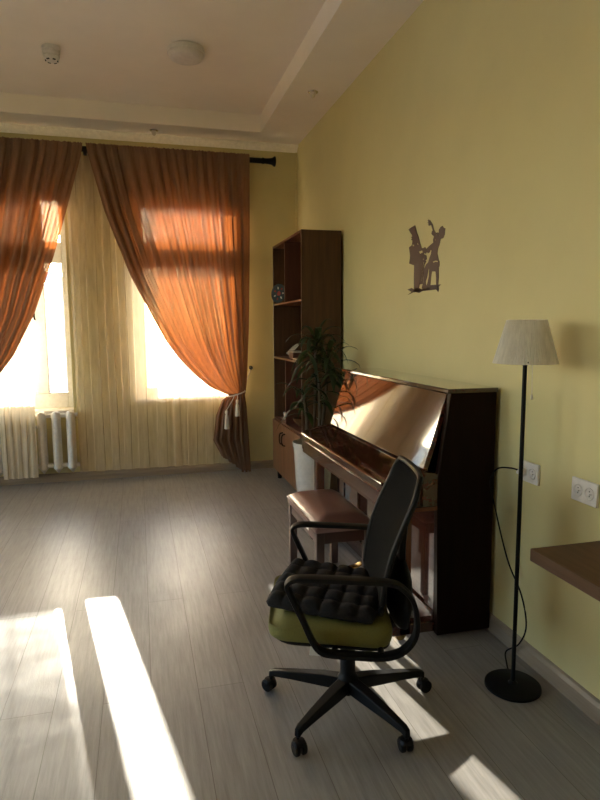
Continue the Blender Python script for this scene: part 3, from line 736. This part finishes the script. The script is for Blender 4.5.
# ================================================================== DESK SLAB (lower right edge)
dk = thing('desk', 'dark brown wooden desk slab at the right edge of the photo', 'desk', (1.45, 1.0, 0))
obj('desk_top', B(1.262, W-0.002, -0.1, 1.712, 0.708, 0.752), M['desk'], dk, bevel=0.003)
obj('panel_leg', B(1.29, W-0.02, 0.0, 0.03, 0, 0.708), M['desk'], dk)
obj('bracket', B(1.38, W-0.002, 1.30, 1.325, 0.675, 0.708), M['black'], dk)

# ================================================================== WALL DECAL
def DP(a, b):          # outline units -> (y, z) on the wall
    dv = r2*(390+a*80/582-300)+d2*(200+b*110/800-400)+fwd*603.6
    return (dv.y*W/dv.x, 1.5+dv.z*W/dv.x)
sil_man = [(138,214),(160,198),(184,184),(190,205),(196,235),(206,258),(214,285),(222,318),(232,350),(248,350),(256,342),(262,352),(270,362),(264,380),(250,386),(246,398),(238,420),(234,452),(226,520),(220,600),(212,640),(228,652),(222,662),(176,672),(176,560),(178,475),(162,470),(142,462),(147,425),(148,400),(141,345),(150,338),(160,330),(165,312),(167,296),(156,288),(164,280),(156,272),(166,262),(160,250),(152,240)]
man_holes = [[(164,320),(180,330),(172,338),(165,334)], [(196,306),(210,322),(206,330),(198,322)], [(212,376),(236,366),(242,380),(220,394)]]
sil_woman = [(276,146),(281,150),(284,141),(288,150),(294,147),(297,158),(304,160),(302,168),(308,170),(314,186),(318,206),(324,222),(336,240),(346,236),(358,238),(358,218),(370,198),(384,188),(392,202),(404,206),(402,222),(400,250),(388,278),(370,284),(366,300),(362,322),(350,356),(346,390),(352,412),(356,436),(362,446),(362,478),(356,490),(356,560),(352,606),(356,640),(352,662),(344,640),(338,620),(338,560),(334,520),(306,520),(300,560),(296,610),(290,650),(240,658),(234,636),(244,600),(248,560),(252,500),(264,470),(280,455),(290,420),(300,396),(306,366),(294,366),(290,380),(278,388),(270,376),(262,392),(252,384),(262,362),(276,346),(292,330),(318,310),(316,288),(324,264),(312,256),(304,246),(308,226),(314,222),(306,196),(302,180),(288,188),(278,180),(286,176),(276,164),(284,160)]
woman_holes = [[(334,250),(342,254),(338,262)], [(356,254),(362,260),(358,266)], [(326,290),(336,284),(332,298)], [(312,448),(334,440),(352,444),(350,452),(334,450),(314,458)], [(262,590),(272,560),(282,500),(288,500),(284,560),(276,600),(266,630)]]
dc = thing('wall_decal', 'brown silhouette decal of a top-hatted man and a woman raising an arm', 'wall decal', (W, 3.32, 1.93))
from mathutils.geometry import tessellate_polygon
def dpoly(name, *loops):
    bm = bmesh.new(); P = [[DP(a, b) for a, b in l] for l in loops]
    flat = [p for l in P for p in l]
    tris = tessellate_polygon([[Vector((u, v, 0)) for u, v in l] for l in P])
    A = [bm.verts.new((W-0.003, u, v)) for u, v in flat]; C = [bm.verts.new((W-0.0002, u, v)) for u, v in flat]
    for t in tris:
        for q in (A, C):
            try: bm.faces.new([q[i] for i in t])
            except ValueError: pass
    o = 0
    for l in P:
        n = len(l)
        for k in range(n): bm.faces.new((A[o+k], A[o+(k+1) % n], C[o+(k+1) % n], C[o+k]))
        o += n
    obj(name, bm, M['decal'], dc)
dpoly('man_figure', sil_man, *man_holes); dpoly('woman_figure', sil_woman, *woman_holes)
dpoly('ground_strokes', [(128,652),(160,640),(176,652),(212,640),(236,650),(290,632),(300,618),(372,614),(352,632),(358,642),(352,668),(338,650),(296,656),(236,662),(214,676),(176,668),(132,690),(160,668)])
dpoly('dress_stroke', [(234,404),(252,396),(266,404),(270,430),(258,440),(266,446),(252,470),(246,540),(238,610),(222,614),(214,590),(228,520),(232,450)], [(240,430),(252,424),(246,436)], [(244,452),(250,448),(240,520),(232,590),(228,588),(236,520)])

# ================================================================== OFFICE CHAIR
cx, cyy = 0.755, 2.125
CH_RZ = math.radians(164)           # the chair's +x (forward) turned to face left
ch = thing('office_chair', 'black office chair with mesh back and olive green seat in front of the piano', 'chair', (cx, cyy, 0), CH_RZ)
for k in range(5):
    a = math.radians(2+72*k)-CH_RZ; u = Vector((math.cos(a), math.sin(a), 0)); s = Vector((-math.sin(a), math.cos(a), 0))
    bm = bmesh.new(); rings = []
    for f, hw, zt, zb in ((0.03, 0.030, 0.128, 0.082), (0.10, 0.027, 0.126, 0.080), (0.24, 0.020, 0.110, 0.078), (0.315, 0.016, 0.098, 0.074), (0.335, 0.012, 0.090, 0.060)):
        c = u*f; rings.append([bm.verts.new((c+s*q*hw+Vector((0, 0, z)))) for q, z in ((-1, zb), (1, zb), (0.8, zt), (-0.8, zt))])
    for A, C in zip(rings, rings[1:]):
        for q in range(4): bm.faces.new((A[q], A[(q+1) % 4], C[(q+1) % 4], C[q]))
    bm.faces.new(rings[0]); bm.faces.new(rings[-1][::-1])
    lg = obj('base_leg', bm, M['blackmatte'], ch, local=True, bevel=0.004)
    bm = bmesh.new(); cc = u*0.328; rot = math.radians(random.uniform(0, 360)); ax = Vector((math.cos(rot), math.sin(rot), 0)); off = Vector((-ax.y, ax.x, 0))*0.012
    tube(bm, [cc+Vector((0, 0, 0.05)), cc+Vector((0, 0, 0.088))], 0.007, 8)
    for e in (-1, 1):
        m_ = Matrix.Translation(cc+off+ax*0.013*e+Vector((0, 0, 0.0265))) @ ax.to_track_quat('Z', 'Y').to_matrix().to_4x4()
        lathe(bm, [(0.0, -0.010), (0.021, -0.010), (0.026, -0.006), (0.0265, 0.0), (0.026, 0.006), (0.021, 0.010), (0.0, 0.010)], n=20, mat=m_)
    tube(bm, [cc+off-ax*0.024+Vector((0, 0, 0.0265)), cc+off+ax*0.024+Vector((0, 0, 0.0265))], 0.008, 10)
    lathe(bm, [(0.0, 0.055), (0.022, 0.051), (0.027, 0.040), (0.0, 0.038)], cc+off*0.6, 14)
    obj('caster', bm, M['blackmatte'], lg, local=True, smooth=True)
bm = bmesh.new(); lathe(bm, [(0.0, 0.055), (0.018, 0.055), (0.020, 0.075), (0.040, 0.080), (0.044, 0.125), (0.032, 0.14), (0.029, 0.15), (0.029, 0.26), (0.024, 0.265), (0.018, 0.27), (0.018, 0.35), (0.0, 0.35)], n=24)
obj('gas_lift', bm, M['blackmatte'], ch, local=True, smooth=True)
tilt = Matrix.Translation((0, 0, 0.42)) @ Matrix.Rotation(math.radians(-4.5), 4, 'Y') @ Matrix.Translation((0, 0, -0.42))   # seat slopes down to the back
bm = bmesh.new(); box(bm, -0.13, 0.11, -0.065, 0.065, 0.33, 0.365)
bmesh.ops.transform(bm, matrix=tilt, verts=bm.verts); obj('tilt_mechanism', bm, M['blackmatte'], ch, local=True, bevel=0.012)
SX0, SX1, SYH = -0.150, 0.300, 0.245
bm = rbox(SX0, SX1-0.02, -SYH+0.02, SYH-0.02, 0.362, 0.380, 0.08)
bmesh.ops.transform(bm, matrix=tilt, verts=bm.verts); obj('seat_shell', bm, M['blackmatte'], ch, local=True, bevel=0.006)
bm = bmesh.new(); rings = []
for ins, z in ((0.02, 0.378), (0.004, 0.386), (0.0, 0.402), (0.0, 0.430), (0.006, 0.445), (0.025, 0.455), (0.07, 0.458)):
    r_ = 0.075; ring = []
    for qx, qy, an in ((SX1-r_, SYH-r_, 0), (SX0+r_, SYH-r_, PI/2), (SX0+r_, -SYH+r_, PI), (SX1-r_, -SYH+r_, 1.5*PI)):
        for k in range(7):
            a = an+PI/2*k/6; x = qx+(r_-ins)*math.cos(a); y = qy+(r_-ins)*math.sin(a)
            fr = max(0, (x-0.12)/0.15); ring.append(bm.verts.new((x, y, z-(0.020*fr*fr if z > 0.43 else -0.0))))
    rings.append(ring)
n_ = len(rings[0])
for A, C in zip(rings, rings[1:]):
    for k in range(n_): bm.faces.new((A[k], A[(k+1) % n_], C[(k+1) % n_], C[k]))
bm.faces.new(rings[0][::-1]); bm.faces.new(rings[-1])
bmesh.ops.transform(bm, matrix=tilt, verts=bm.verts); seat = obj('seat', bm, M['lime'], ch, local=True, smooth='all')
bm = B(0.10, 0.145, SYH-0.012, SYH-0.010, 0.338, 0.37); bmesh.ops.transform(bm, matrix=tilt, verts=bm.verts)
obj('care_tag', bm, M['tag'], seat, local=True)
# armrests: closed flat loops from under the seat, over the arm, down behind the seat
for s in (-1, 1):
    y = s*0.285
    loop = [(0.0, y, 0.378), (0.075, y, 0.384), (0.112, y, 0.395), (0.140, y, 0.43), (0.175, y, 0.51), (0.222, y, 0.615), (0.222, y, 0.640), (0.20, y, 0.652), (0.15, y, 0.654), (0.0, y, 0.648), (-0.12, y, 0.640), (-0.165, y, 0.622), (-0.203, y, 0.575), (-0.218, y, 0.50), (-0.208, y, 0.44), (-0.17, y, 0.395), (-0.12, y, 0.376), (-0.06, y, 0.374), (0.0, y, 0.378)]
    bm = bmesh.new(); tube(bm, spline(loop, 6), 0, 12, flat=(0.023, 0.009, (0, 1, 0)))
    for ax_ in (0.06, -0.10): tube(bm, [(ax_, y, 0.376), (ax_, s*0.05, 0.352)], 0.012, 8)
    obj('armrest', bm, M['blackmatte'], ch, local=True, smooth=True)
# backrest: curved mesh in a thin frame, on a rear spine
BROT = Matrix.Rotation(math.radians(3), 4, 'Z')
def bpt(u, v, off=0.0):        # u across -1..1, v up 0..1
    z = 0.47+0.50*v
    x = -0.115-0.115*v+0.022*math.sin(PI*min(1, v*1.2))-0.02*v*v
    hw = 0.222*(0.86+0.14*math.sin(PI*min(1, 0.15+v*0.7)))
    wrap = 0.022*u*u
    p = Vector((x+wrap+off, u*hw, z)); return p
bm = bmesh.new(); NU, NV = 14, 18; rows = []
for j in range(NV+1):
    v = j/NV; row = []
    for i in range(NU+1):
        u = -1+2*i/NU
        # rounded corners: pull the row ends in at top and bottom
        cor = 1.0
        if v > 0.86: cor = 1-0.16*((v-0.86)/0.14)**2
        if v < 0.10: cor = 1-0.18*((0.10-v)/0.10)**2
        row.append(bm.verts.new(bpt(u*cor, v)))
    rows.append(row)
for j in range(NV):
    for i in range(NU): bm.faces.new((rows[j][i], rows[j][i+1], rows[j+1][i+1], rows[j+1][i]))
edge = [r[0].co.copy() for r in rows]+[v_.co.copy() for v_ in rows[-1][1:]]+[r[-1].co.copy() for r in rows[::-1][1:]]+[v_.co.copy() for v_ in rows[0][::-1][1:]]
bmesh.ops.transform(bm, matrix=BROT, verts=bm.verts)
back = obj('backrest', bm, M['mesh'], ch, local=True, smooth='all', solid=0.012)
bm = bmesh.new(); tube(bm, [BROT @ p for p in edge], 0.0115, 8, cap=False); obj('back_frame', bm, M['blackmatte'], back, local=True, smooth=True)
sp_ = spline([(-0.02, 0, 0.350), (-0.12, 0, 0.345), (-0.195, 0, 0.375), (-0.205, 0, 0.46), (-0.205, 0, 0.56), (-0.205, 0, 0.66), (-0.212, 0, 0.76)], 6)
bm = bmesh.new(); tube(bm, [BROT @ p for p in sp_], 0, 12, flat=(0.045, 0.014, (0, 1, 0))); obj('back_spine', bm, M['blackmatte'], ch, local=True, smooth=True)
# lumbar cover at the foot of the back
bm = bmesh.new(); rr_ = []
for v, hw, th in ((0.375, 0.10, 0.018), (0.41, 0.18, 0.036), (0.49, 0.20, 0.042), (0.57, 0.17, 0.034), (0.62, 0.08, 0.014)):
    ring = [bm.verts.new((-0.190-0.3*(v-0.43)*0.2+th*math.sin(a)*1.0, hw*math.cos(a), v)) for a in [2*PI*k/16 for k in range(16)]]; rr_.append(ring)
for A, C in zip(rr_, rr_[1:]):
    for k in range(16): bm.faces.new((A[k], A[(k+1) % 16], C[(k+1) % 16], C[k]))
bm.faces.new(rr_[0]); bm.faces.new(rr_[-1][::-1])
bmesh.ops.transform(bm, matrix=BROT, verts=bm.verts); obj('lumbar_support', bm, M['blackmatte'], ch, local=True, smooth='all')

# ------------------------------------------------------------------ tufted seat pillow on the chair
PC = Vector((0.690, 2.165, 0)); PA = math.radians(152)
pw = thing('seat_pillow', 'black tufted square pillow lying on the office chair seat', 'cushion', (PC.x, PC.y, 0.452), PA)
NX, NY = 6, 5; LX, LY = 0.42, 0.45; RES = 50
def pil(u, v):
    su = abs(math.sin(PI*u*NX)); sv = abs(math.sin(PI*v*NY)); h = (su*sv)**0.36
    e = min(u, 1-u, v, 1-v)
    edge_ = min(1.0, e/0.07)
    return 0.010+0.022*h*(0.4+0.6*edge_)+0.010*edge_
bm = bmesh.new(); top = []
for j in range(RES+1):
    row = []
    for i in range(RES+1):
        u, v = i/RES, j/RES
        X = (u-0.5)*2; Y = (v-0.5)*2
        k = 1-0.06*(X*X*Y*Y)
        sc = 1-0.012*abs(math.sin(PI*v*NY) < 0.3)*(abs(X) > 0.97)-0.012*abs(math.sin(PI*u*NX) < 0.3)*(abs(Y) > 0.97)
        x, y = X*LX/2*k*sc, Y*LY/2*k*sc
        e = min(u, 1-u, v, 1-v); z = pil(u, v) if 0 < i < RES and 0 < j < RES else 0.012
        row.append((x, y, z))
    top.append(row)
zs = lambda x, y: 0.022*(-x*math.cos(0.0))*-0.0
V1 = [[bm.verts.new((x, y, z+0.018)) for x, y, z in r] for r in top]
V2 = [[None]*(RES+1) for _ in range(RES+1)]
for j in range(RES+1):
    for i in range(RES+1):
        x, y, z = top[j][i]
        V2[j][i] = V1[j][i] if (i in (0, RES) or j in (0, RES)) else bm.verts.new((x, y, 0.018-0.55*(z-0.01)+0.002))
for j in range(RES):
    for i in range(RES):
        bm.faces.new((V1[j][i], V1[j][i+1], V1[j+1][i+1], V1[j+1][i]))
        q4 = (V2[j][i], V2[j+1][i], V2[j+1][i+1], V2[j][i+1])
        bm.faces.new(q4)
fx = CH_RZ-PA; dvec = Vector((math.cos(fx), math.sin(fx), 0))
for v_ in bm.verts: v_.co.z += math.tan(math.radians(4.5))*(Vector((v_.co.x, v_.co.y, 0)).dot(dvec)+0.02)
obj('cover', bm, M['pillow'], pw, local=True, smooth='all')
for i in range(1, NX):
    for j in range(1, NY):
        x, y = (i/NX-0.5)*LX, (j/NY-0.5)*LY; z = 0.018+pil(i/NX, j/NY)+math.tan(math.radians(4.5))*(Vector((x, y, 0)).dot(dvec)+0.02)
        obj('tuft_button', L([(0.0, 0.006), (0.007, 0.004), (0.009, 0.0), (0.0, -0.002)], (x, y, z), 10), M['blackmatte'], pw, local=True, smooth=True)
